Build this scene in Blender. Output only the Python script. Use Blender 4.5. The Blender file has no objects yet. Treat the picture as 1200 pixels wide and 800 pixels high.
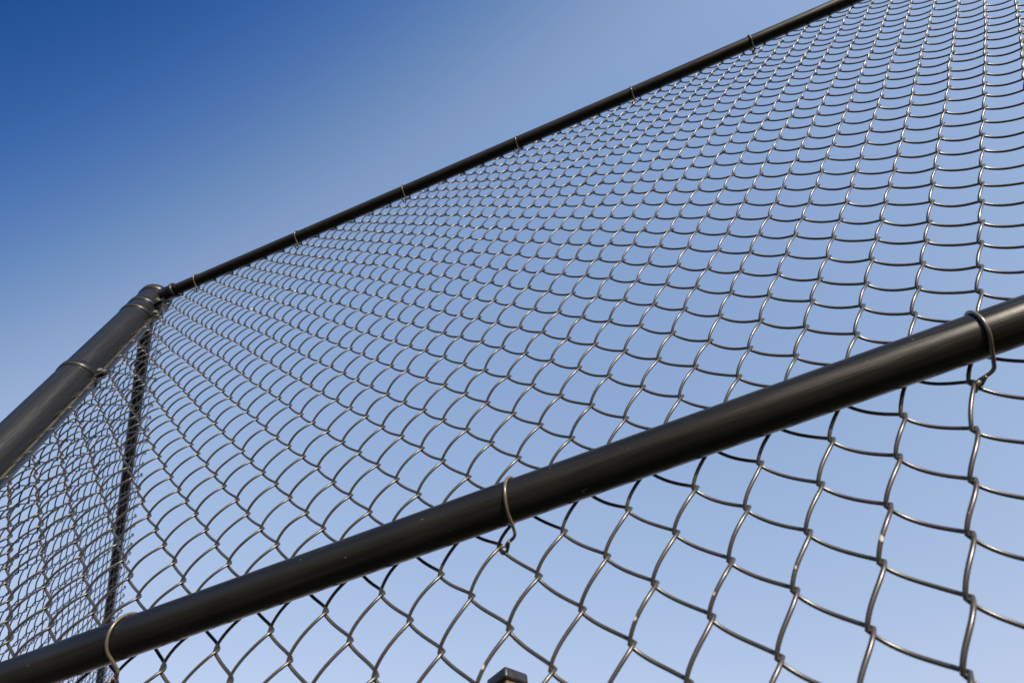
import bpy, math, random
import numpy as np
from mathutils import Matrix, Vector

random.seed(7)
RNG = np.random.RandomState(11)
scene = bpy.context.scene
col = scene.collection

# ---------------------------------------------------------------- camera
# World axes: X runs along the fence to the right, Y points away from the
# camera through the fence, Z is up.  W is one mesh diamond (70 mm wide).
W = 0.07
CAM_H = 1.70
ASP = 1.2213                      # diamond height / width
ROT = ((0.92655941, 0.09890336, 0.36291292),
       (-0.35952168, 0.51653827, 0.77713086),
       (-0.11059756, -0.85053297, 0.5141613))


def cam_axis(row):                # camera image axis expressed in world axes
    u, v, n = ROT[row]
    return Vector((u, n, -v))


cam_data = bpy.data.cameras.new("camera")
cam = bpy.data.objects.new("camera", cam_data)
col.objects.link(cam)
rx, ry, rz = cam_axis(0), -cam_axis(1), -cam_axis(2)
cam.matrix_world = Matrix(((rx.x, ry.x, rz.x, 0), (rx.y, ry.y, rz.y, 0),
                           (rx.z, ry.z, rz.z, CAM_H), (0, 0, 0, 1)))
cam_data.sensor_width = 36.0
cam_data.lens = 36.0 * 650.0 / 1200.0
cam_data.clip_start = 0.02
cam_data.clip_end = 3000.0
cam_data.dof.use_dof = True
cam_data.dof.focus_distance = 0.95
cam_data.dof.aperture_fstop = 7.0
scene.camera = cam

# ---------------------------------------------------------------- sky and sun
SUN_AZ = math.radians(134.5)      # from +Y towards +X: behind the camera, to the right
SUN_EL = math.radians(13.8)
world = bpy.data.worlds.new("World")
scene.world = world
world.use_nodes = True
nt = world.node_tree
bg = nt.nodes["Background"]
sky = nt.nodes.new("ShaderNodeTexSky")
sky.sky_type = 'NISHITA'
sky.sun_disc = False
sky.sun_elevation = SUN_EL
sky.sun_rotation = SUN_AZ


def wmath(op, a, b):
    m = nt.nodes.new("ShaderNodeMath")
    m.operation = op
    for i, x in enumerate((a, b)):
        if isinstance(x, (int, float)):
            m.inputs[i].default_value = x
        else:
            nt.links.new(x, m.inputs[i])
    return m.outputs[0]


# thin haze evens the clear sky out; the polarised part of the sky goes deep blue
sep = nt.nodes.new("ShaderNodeSeparateColor")
nt.links.new(sky.outputs[0], sep.inputs[0])
comb = nt.nodes.new("ShaderNodeCombineColor")
for ch, (k, g) in enumerate(((0.887, 0.725), (0.739, 0.530), (0.831, 0.358))):
    nt.links.new(wmath('MULTIPLY', wmath('POWER', wmath('MULTIPLY', sep.outputs[ch], 0.3), g),
                       k / 0.3), comb.inputs[ch])
geo = nt.nodes.new("ShaderNodeTexCoord")
dot = nt.nodes.new("ShaderNodeVectorMath")
dot.operation = 'DOT_PRODUCT'
nt.links.new(geo.outputs["Generated"], dot.inputs[0])
dot.inputs[1].default_value = (-0.1530, -0.9661, 0.2079)
tt = wmath('MAXIMUM', dot.outputs["Value"], 0.0)
ramp = nt.nodes.new("ShaderNodeValToRGB")
nt.links.new(tt, ramp.inputs[0])
stops = [(0.0, (1, 1, 1)), (0.05, (.957, .94, .937)), (0.1, (.829, .847, .881)), (0.15, (.66, .735, .828)),
         (0.2, (.489, .618, .775)), (0.25, (.342, .509, .72)), (0.3, (.228, .412, .662)),
         (0.35, (.148, .33, .6)), (0.4, (.095, .264, .534)), (0.45, (.062, .213, .47)),
         (0.52, (.062, .213, .47)), (0.62, (.16, .34, .60)), (0.75, (.48, .62, .78)), (0.9, (.95, .95, .95)),
         (1.0, (1, 1, 1))]
ramp.color_ramp.elements[0].position = 0.0
ramp.color_ramp.elements[0].color = (1, 1, 1, 1)
ramp.color_ramp.elements[1].position = 1.0
ramp.color_ramp.elements[1].color = (*stops[-1][1], 1)
for p, c in stops[1:-1]:
    ramp.color_ramp.elements.new(p).color = (*c, 1)
mul = nt.nodes.new("ShaderNodeMix")
mul.data_type = 'RGBA'
mul.blend_type = 'MULTIPLY'
mul.inputs[0].default_value = 1.0
nt.links.new(comb.outputs[0], mul.inputs[6])
nt.links.new(ramp.outputs[0], mul.inputs[7])
nt.links.new(mul.outputs[2], bg.inputs[0])
bg.inputs[1].default_value = 0.15

sun_data = bpy.data.lights.new("sun", 'SUN')
sun_data.energy = 4.0
sun_data.angle = math.radians(0.5)
sun_data.color = (1.0, 0.90, 0.76)
sun = bpy.data.objects.new("sun", sun_data)
col.objects.link(sun)
sdir = Vector((math.sin(SUN_AZ) * math.cos(SUN_EL), math.cos(SUN_AZ) * math.cos(SUN_EL), math.sin(SUN_EL)))
sun.rotation_euler = sdir.to_track_quat('Z', 'Y').to_euler()

scene.view_settings.view_transform = 'Standard'
scene.view_settings.look = 'None'
scene.view_settings.exposure = 1.0
scene.view_settings.gamma = 1.0
scene.view_settings.use_curve_mapping = False


# ---------------------------------------------------------------- materials
def new_mat(name):
    m = bpy.data.materials.new(name)
    m.use_nodes = True
    t = m.node_tree
    return m, t, t.nodes["Principled BSDF"]


def noise(t, scale, detail=3.0, vec_scale=None, coord="Object"):
    tc = t.nodes.new("ShaderNodeTexCoord")
    n = t.nodes.new("ShaderNodeTexNoise")
    n.inputs["Scale"].default_value = scale
    n.inputs["Detail"].default_value = detail
    if vec_scale:
        mp = t.nodes.new("ShaderNodeMapping")
        mp.inputs["Scale"].default_value = vec_scale
        t.links.new(tc.outputs[coord], mp.inputs[0])
        t.links.new(mp.outputs[0], n.inputs[0])
    else:
        t.links.new(tc.outputs[coord], n.inputs[0])
    return n.outputs[0]


def cramp(t, src, stops_):
    r = t.nodes.new("ShaderNodeValToRGB")
    t.links.new(src, r.inputs[0])
    e = r.color_ramp.elements
    e[0].position, e[0].color = stops_[0][0], (*stops_[0][1], 1)
    e[1].position, e[1].color = stops_[-1][0], (*stops_[-1][1], 1)
    for p, c in stops_[1:-1]:
        e.new(p).color = (*c, 1)
    return r.outputs[0]


def mixc(t, fac, a, b):
    m = t.nodes.new("ShaderNodeMix")
    m.data_type = 'RGBA'
    t.links.new(fac, m.inputs[0])
    for i, x in ((6, a), (7, b)):
        if isinstance(x, tuple):
            m.inputs[i].default_value = (*x, 1)
        else:
            t.links.new(x, m.inputs[i])
    return m.outputs[2]


def g3(v):
    return (v, v, v)


def paint_mat(name, axis, base, dust, rough, spec, chips=0.32):
    """black coated steel pipe: drawn streaks along its length, dust and a few chips"""
    m, t, p = new_mat(name)
    vs = [60.0, 60.0, 60.0]
    vs[axis] = 1.5
    streak = noise(t, 3.0, 4.0, tuple(vs))
    blot = noise(t, 9.0, 5.0)
    c0 = cramp(t, streak, [(0.35, base), (0.62, tuple(b * 1.5 for b in base)), (0.8, dust)])
    c1 = mixc(t, cramp(t, blot, [(0.45, g3(0)), (0.75, g3(0.45))]), c0, dust)
    vs2 = [1.0, 1.0, 1.0]
    vs2[axis] = 0.3
    chip = cramp(t, noise(t, 240.0, 1.0, tuple(vs2)), [(0.765, g3(0)), (0.80, g3(chips))])
    c2 = mixc(t, chip, c1, (0.33, 0.28, 0.2))
    t.links.new(c2, p.inputs["Base Color"])
    vs3 = [160.0, 160.0, 160.0]
    vs3[axis] = 2.2
    fine = noise(t, 3.0, 3.0, tuple(vs3))
    both = t.nodes.new("ShaderNodeMath")
    both.operation = 'ADD'
    t.links.new(streak, both.inputs[0])
    t.links.new(fine, both.inputs[1])
    rr = cramp(t, both.outputs[0], [(0.75, g3(rough - 0.04)), (1.0, g3(rough + 0.08)), (1.25, g3(rough + 0.24))])
    t.links.new(rr, p.inputs["Roughness"])
    p.inputs["Specular IOR Level"].default_value = spec
    bump = t.nodes.new("ShaderNodeBump")
    bump.inputs["Strength"].default_value = 0.06
    bump.inputs["Distance"].default_value = 0.002
    t.links.new(noise(t, 55.0, 3.0), bump.inputs["Height"])
    ridge = t.nodes.new("ShaderNodeBump")
    ridge.inputs["Strength"].default_value = 0.22
    ridge.inputs["Distance"].default_value = 0.0006
    t.links.new(both.outputs[0], ridge.inputs["Height"])
    t.links.new(bump.outputs[0], ridge.inputs["Normal"])
    t.links.new(ridge.outputs[0], p.inputs["Normal"])
    return m


RAIL_MAT = paint_mat("black_rail_paint", 0, (0.0052, 0.0054, 0.0052), (0.018, 0.017, 0.0145), 0.24, 0.25)
POST_MAT = paint_mat("black_post_paint", 2, (0.0075, 0.008, 0.0088), (0.0095, 0.0098, 0.0102), 0.22, 0.33, 0.12)
FIT_MAT = paint_mat("black_fitting_paint", 2, (0.0085, 0.009, 0.01), (0.014, 0.0138, 0.0135), 0.25, 0.36, 0.1)


def wire_mat(name, lo, hi, rough):
    m, t, p = new_mat(name)
    c = cramp(t, noise(t, 38.0, 4.0), [(0.32, lo), (0.66, hi)])
    rub = cramp(t, noise(t, 70.0, 1.0), [(0.785, g3(0)), (0.81, g3(1))])
    c = mixc(t, rub, c, (0.55, 0.48, 0.37))
    t.links.new(c, p.inputs["Base Color"])
    p.inputs["Roughness"].default_value = rough
    p.inputs["Specular IOR Level"].default_value = 0.7
    return m


WIRE_MAT = wire_mat("weathered_coated_wire", (0.020, 0.019, 0.017), (0.037, 0.0345, 0.030), 0.32)
TIE_MAT = wire_mat("tie_wire_metal", (0.06, 0.05, 0.037), (0.11, 0.09, 0.066), 0.3)
BAR_MAT = wire_mat("tension_bar_metal", (0.05, 0.044, 0.035), (0.064, 0.057, 0.046), 0.42)
BOLT_MAT, _t, _p = new_mat("galvanised_bolt")
_p.inputs["Base Color"].default_value = (0.5, 0.46, 0.38, 1)
_p.inputs["Metallic"].default_value = 0.85
_p.inputs["Roughness"].default_value = 0.38

GROUND_MAT, _t, _p = new_mat("dry_ground")
_c = cramp(_t, noise(_t, 0.35, 6.0), [(0.35, (0.05, 0.055, 0.025)), (0.55, (0.075, 0.07, 0.035)), (0.7, (0.12, 0.1, 0.06))])
_c = mixc(_t, cramp(_t, noise(_t, 25.0, 5.0), [(0.4, g3(0)), (0.7, g3(0.5))]), _c, (0.07, 0.065, 0.035))
_t.links.new(_c, _p.inputs["Base Color"])
_p.inputs["Roughness"].default_value = 0.95

CAP_MAT, _t, _p = new_mat("dark_cap_metal")
_c = cramp(_t, noise(_t, 30.0, 4.0), [(0.35, (0.010, 0.011, 0.013)), (0.7, (0.02, 0.021, 0.023))])
_t.links.new(_c, _p.inputs["Base Color"])
_p.inputs["Roughness"].default_value = 0.38
TIMBER_MAT, _t, _p = new_mat("weathered_timber")
_c = cramp(_t, noise(_t, 14.0, 6.0, (9, 9, 0.7)), [(0.3, (0.06, 0.047, 0.028)), (0.7, (0.12, 0.095, 0.06))])
_t.links.new(_c, _p.inputs["Base Color"])
_p.inputs["Roughness"].default_value = 0.8


# ---------------------------------------------------------------- helpers
def P(u, n, h):
    """lattice units (relative to the lens) -> metres"""
    return np.array([u * W, n * W, h * W + CAM_H])


def empty(name, loc, rz=0.0):
    o = bpy.data.objects.new(name, None)
    col.objects.link(o)
    o.location = loc
    o.rotation_euler = (0, 0, rz)
    return o


def tag(o, label=None, category=None, group=None, kind=None):
    for k, v in (("label", label), ("category", category), ("group", group), ("kind", kind)):
        if v:
            o[k] = v


def mesh_from(name, verts, faces, smooth=True):
    me = bpy.data.meshes.new(name)
    verts = np.asarray(verts, dtype=np.float32)
    faces = list(faces) if not isinstance(faces, np.ndarray) else faces
    if isinstance(faces, np.ndarray):
        me.vertices.add(len(verts))
        me.vertices.foreach_set("co", verts.ravel())
        nf = len(faces)
        k = faces.shape[1]
        me.loops.add(nf * k)
        me.loops.foreach_set("vertex_index", faces.astype(np.int32).ravel())
        me.polygons.add(nf)
        me.polygons.foreach_set("loop_start", np.arange(0, nf * k, k, dtype=np.int32))
        me.update(calc_edges=True)
    else:
        me.from_pydata([tuple(map(float, v)) for v in verts], [], faces)
        me.update()
    if smooth:
        me.polygons.foreach_set("use_smooth", np.ones(len(me.polygons), dtype=bool))
    return me


def add(name, me, mat, parent=None, loc=(0, 0, 0), rz=0.0):
    if mat is not None and not me.materials:
        me.materials.append(mat)
    o = bpy.data.objects.new(name, me)
    col.objects.link(o)
    o.location = loc
    o.rotation_euler = (0, 0, rz)
    if parent:
        o.parent = parent
    return o


def tube(path, radius, sides=8, caps=True):
    """swept round tube along a polyline (numpy arrays)"""
    p = np.asarray(path, float)
    n = len(p)
    r = np.broadcast_to(np.asarray(radius, float), (n,))
    tg = np.zeros_like(p)
    tg[1:-1] = p[2:] - p[:-2]
    tg[0] = p[1] - p[0]
    tg[-1] = p[-1] - p[-2]
    tg /= np.linalg.norm(tg, axis=1)[:, None]
    a = np.array([0, 0, 1.0]) if abs(tg[0][2]) < 0.9 else np.array([1.0, 0, 0])
    x = np.cross(tg[0], a)
    x /= np.linalg.norm(x)
    xs = [x]
    for i in range(1, n):
        x = xs[-1] - tg[i] * np.dot(xs[-1], tg[i])
        xs.append(x / np.linalg.norm(x))
    xs = np.array(xs)
    ys = np.cross(tg, xs)
    ang = np.linspace(0, 2 * np.pi, sides, endpoint=False)
    v = (p[:, None, :] + r[:, None, None] * (np.cos(ang)[None, :, None] * xs[:, None, :]
                                            + np.sin(ang)[None, :, None] * ys[:, None, :])).reshape(-1, 3)
    i = np.arange(n - 1)[:, None] * sides
    j = np.arange(sides)[None, :]
    j2 = (j + 1) % sides
    f = np.stack([i + j, i + j2, i + sides + j2, i + sides + j], -1).reshape(-1, 4)
    if caps:
        c0, c1 = len(v), len(v) + 1
        v = np.vstack([v, p[0] - tg[0] * r[0] * 0.4, p[-1] + tg[-1] * r[-1] * 0.4])
        jj = np.arange(sides)
        k2 = (jj + 1) % sides
        last = (n - 1) * sides
        f = np.vstack([f, np.stack([np.full(sides, c0), k2, jj, np.full(sides, c0)], -1)[:, [0, 1, 2, 2]],
                       np.stack([np.full(sides, c1), last + jj, last + k2, last + k2], -1)])
        quads = f[: (n - 1) * sides].tolist()
        tris = [[c0, int(b), int(a_)] for a_, b in zip(jj, k2)] + [[c1, int(last + a_), int(last + b)] for a_, b in zip(jj, k2)]
        return v, quads + tris
    return v, f


def lathe(profile, sides=40, axis='Z'):
    """profile: (radius, height) pairs from bottom to top"""
    v, f = [], []
    for r, h in profile:
        for k in range(sides):
            a = 2 * math.pi * k / sides
            c, s = r * math.cos(a), r * math.sin(a)
            v.append((c, s, h) if axis == 'Z' else (h, c, s))
    for i in range(len(profile) - 1):
        for k in range(sides):
            k2 = (k + 1) % sides
            f.append([i * sides + k, i * sides + k2, (i + 1) * sides + k2, (i + 1) * sides + k])
    return v, f


def box(cx, cy, cz, sx, sy, sz, bev=0.0):
    import bmesh
    bm = bmesh.new()
    bmesh.ops.create_cube(bm, size=1.0)
    bmesh.ops.scale(bm, vec=(sx, sy, sz), verts=bm.verts)
    if bev:
        bmesh.ops.bevel(bm, geom=bm.edges[:], offset=bev, segments=2, affect='EDGES', profile=0.7)
    bmesh.ops.translate(bm, vec=(cx, cy, cz), verts=bm.verts)
    me = bpy.data.meshes.new("box")
    bm.to_mesh(me)
    bm.free()
    return me


# ---------------------------------------------------------------- ground
GS = 900.0
gv, gf = [], []
NG = 24
for iy in range(NG + 1):
    for ix in range(NG + 1):
        x = (ix / NG - 0.5) * 2 * GS
        y = (iy / NG - 0.5) * 2 * GS
        gv.append((x, y, 0.0))
for iy in range(NG):
    for ix in range(NG):
        a = iy * (NG + 1) + ix
        gf.append([a, a + 1, a + NG + 2, a + NG + 1])
ground = add("ground", mesh_from("ground", gv, gf, False), GROUND_MAT)
tag(ground, kind="structure")

# ---------------------------------------------------------------- mesh fabric
U0, H0 = 4.3110, 4.8758           # lattice node (0, 0) seen from the lens
NM = 6.726                        # fence fabric plane
WR = 0.0268                        # wire radius (in diamonds)
BOW = 0.098                       # half depth of the flattened spiral


NODE_J = np.random.RandomState(5).normal(0, 1, (256, 128, 3)).clip(-2, 2) * np.array([0.011, 0.012, 0.011])


def spiral(c_left, v_top, v_bot, field, top_row, seg=12, bow=BOW, rng=None):
    """centre line of one picket: column c_left (left hooks) to c_left + 0.5 (right hooks);
       returns points (U, depth, V)"""
    pts = []
    # hooks on the left column sit where (2*c_left) and 2*V have the same parity
    k = int(round(2 * c_left))
    kk = int(round(2 * v_top))
    nstr = int(round((v_bot - v_top) * 2))
    for sgm in range(nstr):
        v0 = (kk + sgm) / 2.0
        from_left = ((kk + sgm) % 2) == (k % 2)
        ja = NODE_J[(k if from_left else k + 1) % 256, (kk + sgm) % 128]
        jb = NODE_J[(k + 1 if from_left else k) % 256, (kk + sgm + 1) % 128]
        j = 1.0 + (rng.uniform(-0.2, 0.2) if rng is not None else 0.0)
        jx = (rng.uniform(-0.012, 0.012) if rng is not None else 0.0)
        for q in range(seg):
            s = q / seg
            cx = 0.28 * math.cos(math.pi * s) + 0.72 * (1 - 2 * s)
            x = 0.25 - (0.25 + WR * 1.35) * cx * (1 if from_left else -1)
            sn = math.sin(math.pi * s)
            y = (1 if from_left else -1) * bow * (abs(sn) ** 0.8) * (1 + (j - 1) * sn)
            jj = ja * (1 - s) + jb * s
            pts.append((c_left + x + jx * sn * sn + jj[0], y + jj[1], v0 + 0.5 * s + jj[2]))
    from_left = ((kk + nstr) % 2) == (k % 2)
    pts.append((c_left + (-WR if from_left else 0.5 + WR), 0.0, v_bot))
    pts = np.array(pts)
    # knuckled top end: the wire is turned over towards its neighbour and back down
    fl = (kk % 2) == (k % 2)
    sgn = -1.0 if fl else 1.0
    x0 = c_left + (0.0 if fl else 0.5)
    hook = np.array([(x0 + sgn * 0.085, -0.030 * sgn, v_top + 0.075),
                     (x0 + sgn * 0.105, -0.045 * sgn, v_top + 0.01),
                     (x0 + sgn * 0.085, -0.040 * sgn, v_top - 0.05),
                     (x0 + sgn * 0.03, -0.015 * sgn, v_top - 0.065)])
    pts = np.vstack([hook, pts[1:]])
    if field is not None:
        pts = pts + field(pts)
    return pts


PH = RNG.uniform(0, 6.28, 12)
TIES_MID = [-13.5, -6.5, 0.5, 7.5, 14.5, 21.5, 28.5]
TIES_TOP = [-21.5, -15.65, -9.7, -3.75, 2.05, 7.75, 13.8, 19.7, 25.6, 31.5]
V_MID, V_TOPRAIL = -0.943, -18.59


def front_field(p):
    """gentle sag of the stretched fabric, plus the pull of each tie on the middle rail"""
    U, V = p[:, 0], p[:, 2]
    d = np.zeros_like(p)
    d[:, 0] = 0.026 * np.sin(0.55 * V + PH[0]) * np.sin(0.31 * U + PH[1]) + 0.012 * np.sin(1.3 * V + 0.4 * U + PH[2])
    d[:, 2] = 0.024 * np.sin(0.6 * U + PH[3]) * np.sin(0.27 * V + PH[4]) + 0.010 * np.sin(1.1 * U - 0.5 * V + PH[5])
    d[:, 1] = 0.05 * np.sin(0.42 * U + PH[6]) * np.sin(0.36 * V + PH[7])
    for tu in TIES_MID:
        g = np.exp(-((U - tu) ** 2 / 0.35 + (V + 0.35) ** 2 / 0.9))
        d[:, 2] -= 0.085 * g
        d[:, 1] -= 0.03 * g
    return d


def front_world(p):
    return np.stack([(p[:, 0] + U0) * W, (NM + p[:, 1]) * W, (H0 - p[:, 2] * ASP) * W + CAM_H], 1)


def wire_object(pts_m, origin, parent, sides=8, me=None):
    if me is None:
        v, f = tube(pts_m - origin, WR * W, sides, caps=True)
        me = mesh_from("mesh_wire", v, f)
    return add("mesh_wire", me, WIRE_MAT, parent, tuple(origin))


V_TOP = -19.5
V_BOT = 23.5
POST_U, POST_N, POST_R = -19.85, 6.46, 0.725
RAIL_R = 0.31
RAIL_N = NM - RAIL_R - BOW - 0.03 + 0.09
base = P(POST_U, POST_N, 0)

front = empty("chain_link_fence", (base[0], base[1], 0.0))
tag(front, "long black chain link panel with top and middle rails, filling most of the view", "fence")
front_loc = np.array(front.location)
U_LEFT, U_RIGHT = -23.5, 34.0
kL, kR = int(round(U_LEFT * 2)), int(round(U_RIGHT * 2))
for k in range(kL, kR):
    c = k / 2.0
    pts = spiral(c, V_TOP, V_BOT, front_field, None, rng=RNG)
    wp = front_world(pts)
    org = np.array([(c + 0.25 + U0) * W, NM * W, 0.0])
    o = wire_object(wp, org, None)
    o.parent = front
    o.location = org - front_loc


def rail(name, length, radius, parent, origin, rz, mat=RAIL_MAT, sag=0.0):
    """round pipe along its own X axis, hollow look not needed: ends run into fittings"""
    n = 60
    xs = np.linspace(0, length, n)
    path = np.stack([xs, np.zeros(n), -sag * np.sin(np.pi * xs / length)], 1)
    v, f = tube(path, radius, 40, caps=True)
    return add(name, mesh_from(name, v, f), mat, parent, tuple(origin), rz)


def rel(pt, parent_loc):
    return np.asarray(pt, float) - np.asarray(parent_loc, float)


H_TOP = 27.585
H_MID = 6.03
LEN = (U_RIGHT + 0.3 + U0 - (POST_U + POST_R + 0.05)) * W
for nm, hh, nn, rr in (("top_rail", H_TOP, 6.39, 0.288), ("middle_rail", H_MID, 6.335, 0.325),
                       ("bottom_rail", -23.2, 6.36, 0.30)):
    rail(nm, LEN, rr * W, front, rel(P(POST_U + POST_R + 0.05, nn, hh), front_loc), 0.0)


v, f = lathe([(0.46 * W, -0.3), (0.46 * W, 1.8), (0.46 * W, P(0, 0, H_TOP + 0.6)[2]), (0.001, P(0, 0, H_TOP + 0.9)[2])], 32)
lp = P(U_RIGHT + U0 + 0.7, 6.39, 0)
add("line_post", mesh_from("line_post", v, f), POST_MAT, front, rel((lp[0], lp[1], 0.0), front_loc))


# ---------------------------------------------------------------- tie wires
def arc_tie(tu, rail_n, rail_h, rr, node_h, lean, low, curl=1.0, extra=0.0, seg=26):
    """from the mesh above the rail, round its camera side, down to a twist on the mesh below"""
    tr = 0.026
    R = rr + tr + 0.001
    pts = []
    top_u = tu + lean
    # behind the rail at the mesh
    pts.append((top_u + 0.02, NM + 0.05, rail_h + rr * 0.55))
    pts.append((top_u, NM - 0.02, rail_h + rr * 0.95))
    for i in range(seg):
        a = math.radians(62 + (248 - 62) * i / (seg - 1))      # 90 = top, 180 = camera side
        f_ = i / (seg - 1)
        # slants across the front of the rail
        uu = top_u + (tu + low - top_u) * f_
        pts.append((uu, rail_n + R * math.cos(a), rail_h + R * math.sin(a)))
    # straight run down and back to the hook on the mesh
    drop = rail_h - rr - node_h
    pts.append((tu + low * 0.96, rail_n + (NM - rail_n) * 0.34, node_h + drop * 0.42))
    pts.append((tu + low * 0.80 + 0.02, rail_n + (NM - rail_n) * 0.60, node_h + drop * 0.08))
    cx, ch = NM - 0.03, node_h + 0.01
    # tight twist round the crossing of the mesh, ending in a short cut tail
    for i in range(15):
        a = math.radians(70 + 400 * curl * i / 14)
        pts.append((tu + 0.052 * math.sin(a), cx - 0.088 * math.cos(a), ch - 0.02 - 0.05 * i / 14 + 0.035 * math.sin(a)))
    pts.append((tu + 0.12 + extra, cx - 0.12, ch - 0.03))
    return np.array([P(*q) for q in pts]), tr * W


def smooth_path(p, it=2):
    for _ in range(it):
        q = [p[0]]
        for a, b in zip(p[:-1], p[1:]):
            q.append(a * 0.75 + b * 0.25)
            q.append(a * 0.25 + b * 0.75)
        q.append(p[-1])
        p = np.array(q)
    return p


mid_node_h = H0 + 0.55 * ASP
for i, tu in enumerate(TIES_MID):
    lean, low = ((0.46, 0.24), (0.47, 0.27), (0.55, 0.30), (0.4, 0.2), (0.3, 0.2), (0.4, 0.25), (0.4, 0.2))[i]
    pth, r = arc_tie(tu + U0 + 0.03, 6.335, H_MID, 0.325, mid_node_h, lean, low)
    org = P(tu + U0, 6.335, H_MID)
    v, f = tube(smooth_path(pth, 2) - org, r, 10)
    add("tie_wire", mesh_from("tie_wire", v, f), TIE_MAT, front, rel(org, front_loc))
top_node_h = H0 + 18.2 * ASP
for i, tu in enumerate(TIES_TOP):
    lean = (0.22, 0.3, 0.2, 0.33, 0.27, 0.18, 0.3, 0.25, 0.2, 0.3)[i]
    pth, r = arc_tie(tu + U0, 6.39, H_TOP, 0.288, top_node_h, lean, 0.1)
    org = P(tu + U0, 6.39, H_TOP)
    v, f = tube(smooth_path(pth, 1) - org, r * 1.15, 8)
    add("tie_wire", mesh_from("tie_wire", v, f), TIE_MAT, front, rel(org, front_loc))

# tension bar threaded through the end of the fabric
TB_U, TB_N = -19.13, 6.74
z0, z1 = P(0, 0, -22.5)[2], P(0, 0, 27.3)[2]
bar = box(0, 0, (z1 - z0) / 2, 0.008, 0.0035, z1 - z0, 0.0008)
add("tension_bar", bar, BAR_MAT, front, rel((TB_U * W, TB_N * W, z0), front_loc), 0.0)

# rail end cup that holds the top rail against the post
cup_v, cup_f = lathe([(0.0, 0.0), (0.30, 0.0), (0.345, 0.02), (0.352, 0.08), (0.352, 0.62), (0.385, 0.64), (0.392, 0.70),
                      (0.385, 0.76), (0.30, 0.77)], 32, 'X')
cup = add("rail_end_cup", mesh_from("rail_end_cup", np.array(cup_v) * W, cup_f), FIT_MAT, front,
          rel(P(POST_U + POST_R - 0.02, 6.39, H_TOP), front_loc))

# ---------------------------------------------------------------- corner post
post = empty("corner_post", (base[0], base[1], 0.0))
tag(post, "thick round black post with domed cap at the left end of the top rail", "post")
H_CAP = 27.66
ptop = P(0, 0, H_CAP + 0.1)[2]
v, f = lathe([(POST_R * W, -0.3), (POST_R * W, 0.6), (POST_R * W, 1.8), (POST_R * W, ptop)], 56)
add("pipe", mesh_from("pipe", v, f), POST_MAT, post)
cr = (POST_R + 0.045) * W
v, f = lathe([(POST_R * W + 0.0002, 0.0), (cr, 0.0006), (cr, 0.026), (cr * 0.985, 0.031), (cr * 0.93, 0.0365), (cr * 0.7, 0.042),
              (cr * 0.4, 0.0445), (0.0005, 0.0455)], 56)
add("post_cap", mesh_from("post_cap", v, f), FIT_MAT, post, (0, 0, P(0, 0, H_CAP)[2]))


def band(h, kind):
    br = (POST_R + 0.034) * W
    bw = 0.36 * W
    v, f = lathe([(POST_R * W - 0.001, 0), (br, 0.0008), (br + 0.0004, bw * 0.5), (br, bw - 0.0008), (POST_R * W - 0.001, bw)], 56)
    o = add("tension_band" if kind == 0 else "brace_band", mesh_from("band", v, f), FIT_MAT, post, (0, 0, P(0, 0, h)[2]))
    # flat ears clamped on the bar (towards +X, slightly away)
    a = math.radians(16 if kind == 0 else -4)
    ear = box(0.018, 0, bw / 2, 0.036, 0.011, bw * 0.94, 0.0015)
    e = add("ear", ear, FIT_MAT, o, (br * 0.93 * math.cos(a), br * 0.93 * math.sin(a), 0), a)
    import bmesh
    bm = bmesh.new()
    bmesh.ops.create_cone(bm, cap_ends=True, segments=6, radius1=0.0068, radius2=0.0068, depth=0.030)
    bmesh.ops.rotate(bm, cent=(0, 0, 0), matrix=Matrix.Rotation(math.pi / 2, 3, 'X'), verts=bm.verts)
    me = bpy.data.meshes.new("bolt")
    bm.to_mesh(me)
    bm.free()
    add("bolt", me, BOLT_MAT, o, ((br + 0.016) * math.cos(a), (br + 0.016) * math.sin(a), bw / 2), a)
    return o


for h, kd in ((26.42, 1), (25.66, 0), (20.52, 0), (13.6, 0), (9.9, 0), (5.5, 0), (0.8, 0), (-4.0, 0), (-8.9, 0), (-13.8, 0), (-18.7, 0)):
    band(h, kd)

# ---------------------------------------------------------------- side wing
WING_AZ = math.radians(135.0)
wing = empty("chain_link_fence", (base[0], base[1], 0.0))
tag(wing, "side wing of black chain link angling away behind the corner post at far left", "fence")
sd = np.array([math.cos(WING_AZ), math.sin(WING_AZ)])      # along the wing
od = np.array([math.sin(WING_AZ), -math.cos(WING_AZ)])     # towards the inside, mesh side
H_WING = 27.22
WLEN = 52.0
for nm, hh in (("top_rail", H_WING), ("middle_rail", H_MID), ("bottom_rail", -23.2)):
    rail(nm, (WLEN - POST_R) * W, 0.297 * W, wing,
         (sd[0] * POST_R * W, sd[1] * POST_R * W, P(0, 0, hh)[2]), WING_AZ)
O_MESH = 0.297 + 0.06
variants = []
for q in range(6):
    pts = spiral(0.0 if q % 2 == 0 else 0.5, V_TOP, V_BOT, None, None, seg=8, rng=RNG)
    pts[:, 0] -= (0.0 if q % 2 == 0 else 0.5)
    variants.append(pts)
wing_meshes = []
for q, pts in enumerate(variants):
    # local x runs along -sd (so that the spiral keeps its hand), local y along od
    loc = np.stack([pts[:, 0] * W, pts[:, 1] * W, (H_WING + 1.35 - (pts[:, 2] - V_TOP) * ASP) * W], 1)
    v, f = tube(loc, WR * W, 6)
    me = mesh_from("mesh_wire", v, f)
    me.materials.append(WIRE_MAT)
    wing_meshes.append(me)
rzw = math.atan2(-sd[1], -sd[0])
nw = int((WLEN - 1.2) * 2)
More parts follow.
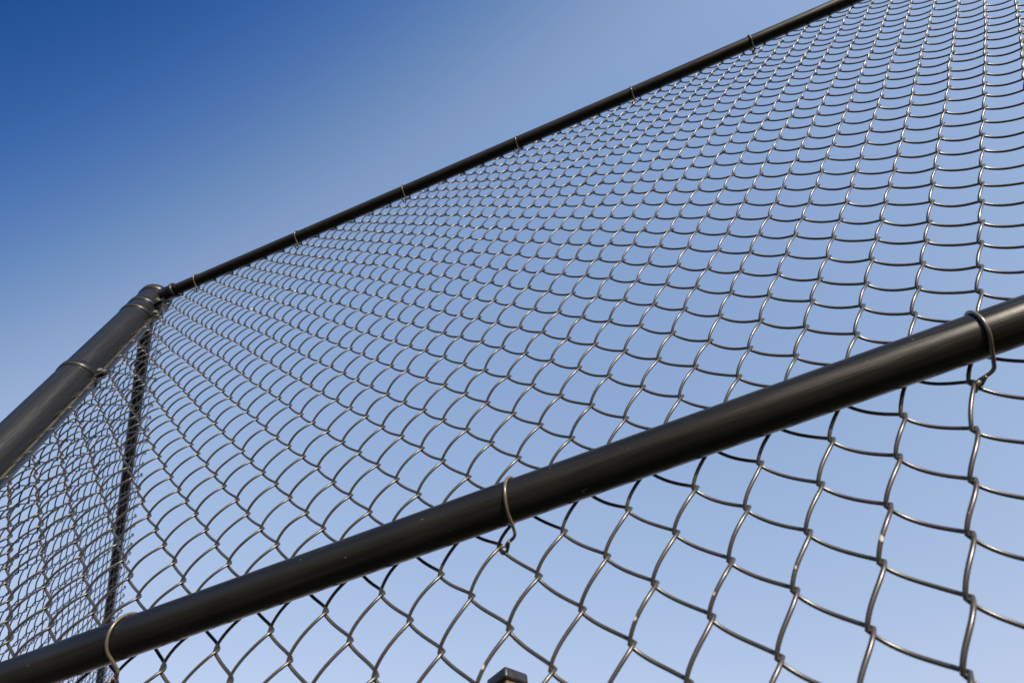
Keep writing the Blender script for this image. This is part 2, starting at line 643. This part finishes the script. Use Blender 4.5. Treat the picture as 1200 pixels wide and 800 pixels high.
for i in range(nw):
    s = 0.86 + i * 0.5                       # right-hand hooks of this picket lie at s, left-hand at s + 0.5
    q = (i % 2) + 2 * random.randrange(3)
    o = bpy.data.objects.new("mesh_wire", wing_meshes[q])
    col.objects.link(o)
    o.parent = wing
    ox = sd * (s + 0.5) * W + od * O_MESH * W
    o.location = (ox[0], ox[1], CAM_H)
    o.rotation_euler = (0, 0, rzw)
bar = box(0, 0, (z1 - z0) / 2, 0.008, 0.0035, z1 - z0, 0.0008)
ox = sd * 0.86 * W + od * O_MESH * W
add("tension_bar", bar, BAR_MAT, wing, (ox[0], ox[1], z0 - 0.02), WING_AZ + math.pi / 2)
# wing ties
for i in range(8):
    s = 4.0 + 6.0 * i
    pts = []
    R = 0.297 + 0.032
    for j in range(22):
        oo = R * math.cos(math.radians(70 + 230 * j / 21))
        hh = R * math.sin(math.radians(70 + 230 * j / 21))
        pts.append((s, oo, H_WING + hh))
    pts = [(s, O_MESH + 0.05, H_WING + 0.2)] + pts + [(s + 0.05, O_MESH + 0.06, H_WING - 0.5)]
    wp = np.array([(sd[0] * a + od[0] * b, sd[1] * a + od[1] * b, c) for a, b, c in pts]) * W
    wp[:, 2] += CAM_H
    v, f = tube(wp, 0.028 * W, 8)
    add("tie_wire", mesh_from("tie_wire", v, f), TIE_MAT, wing)

# ---------------------------------------------------------------- square post beyond the fence
ray_c = np.array([-0.28927, 0.83810, 0.46251])
dist = 3.0
corner = ray_c * dist + np.array([0, 0, CAM_H])
SIDE = 0.145
rzc = math.radians(61.0)
ex = np.array([math.cos(rzc), math.sin(rzc), 0])
ey = np.array([-math.sin(rzc), math.cos(rzc), 0])
ctr = corner + (ex + ey) * SIDE / 2
tp = empty("capped_post", (ctr[0], ctr[1], 0.0), rzc)
tag(tp, "square post top with dark cap just showing at the bottom edge behind the mesh", "post")
import bmesh
bm = bmesh.new()
bmesh.ops.create_cube(bm, size=1.0)
bmesh.ops.scale(bm, vec=(SIDE, SIDE, 0.052), verts=bm.verts)
bmesh.ops.bevel(bm, geom=[e for e in bm.edges], offset=0.013, segments=4, affect='EDGES', profile=0.5)
me = bpy.data.meshes.new("cap")
bm.to_mesh(me)
bm.free()
for p_ in me.polygons:
    p_.use_smooth = True
add("cap", me, CAP_MAT, tp, (0, 0, corner[2] + 0.026))
v = [(-SIDE / 2 * .9, -SIDE / 2 * .9, 0), (SIDE / 2 * .9, -SIDE / 2 * .9, 0), (SIDE / 2 * .9, SIDE / 2 * .9, 0), (-SIDE / 2 * .9, SIDE / 2 * .9, 0), (0, 0, 0.02)]
add("cap_peak", mesh_from("cap_peak", v, [[0, 1, 4], [1, 2, 4], [2, 3, 4], [3, 0, 4]], False), CAP_MAT, tp, (0, 0, corner[2] + 0.05))
sh = box(0, 0, (corner[2] + 0.3) / 2 - 0.3, SIDE * 0.74, SIDE * 0.74, corner[2] + 0.3, 0.006)
add("shaft", sh, TIMBER_MAT, tp)
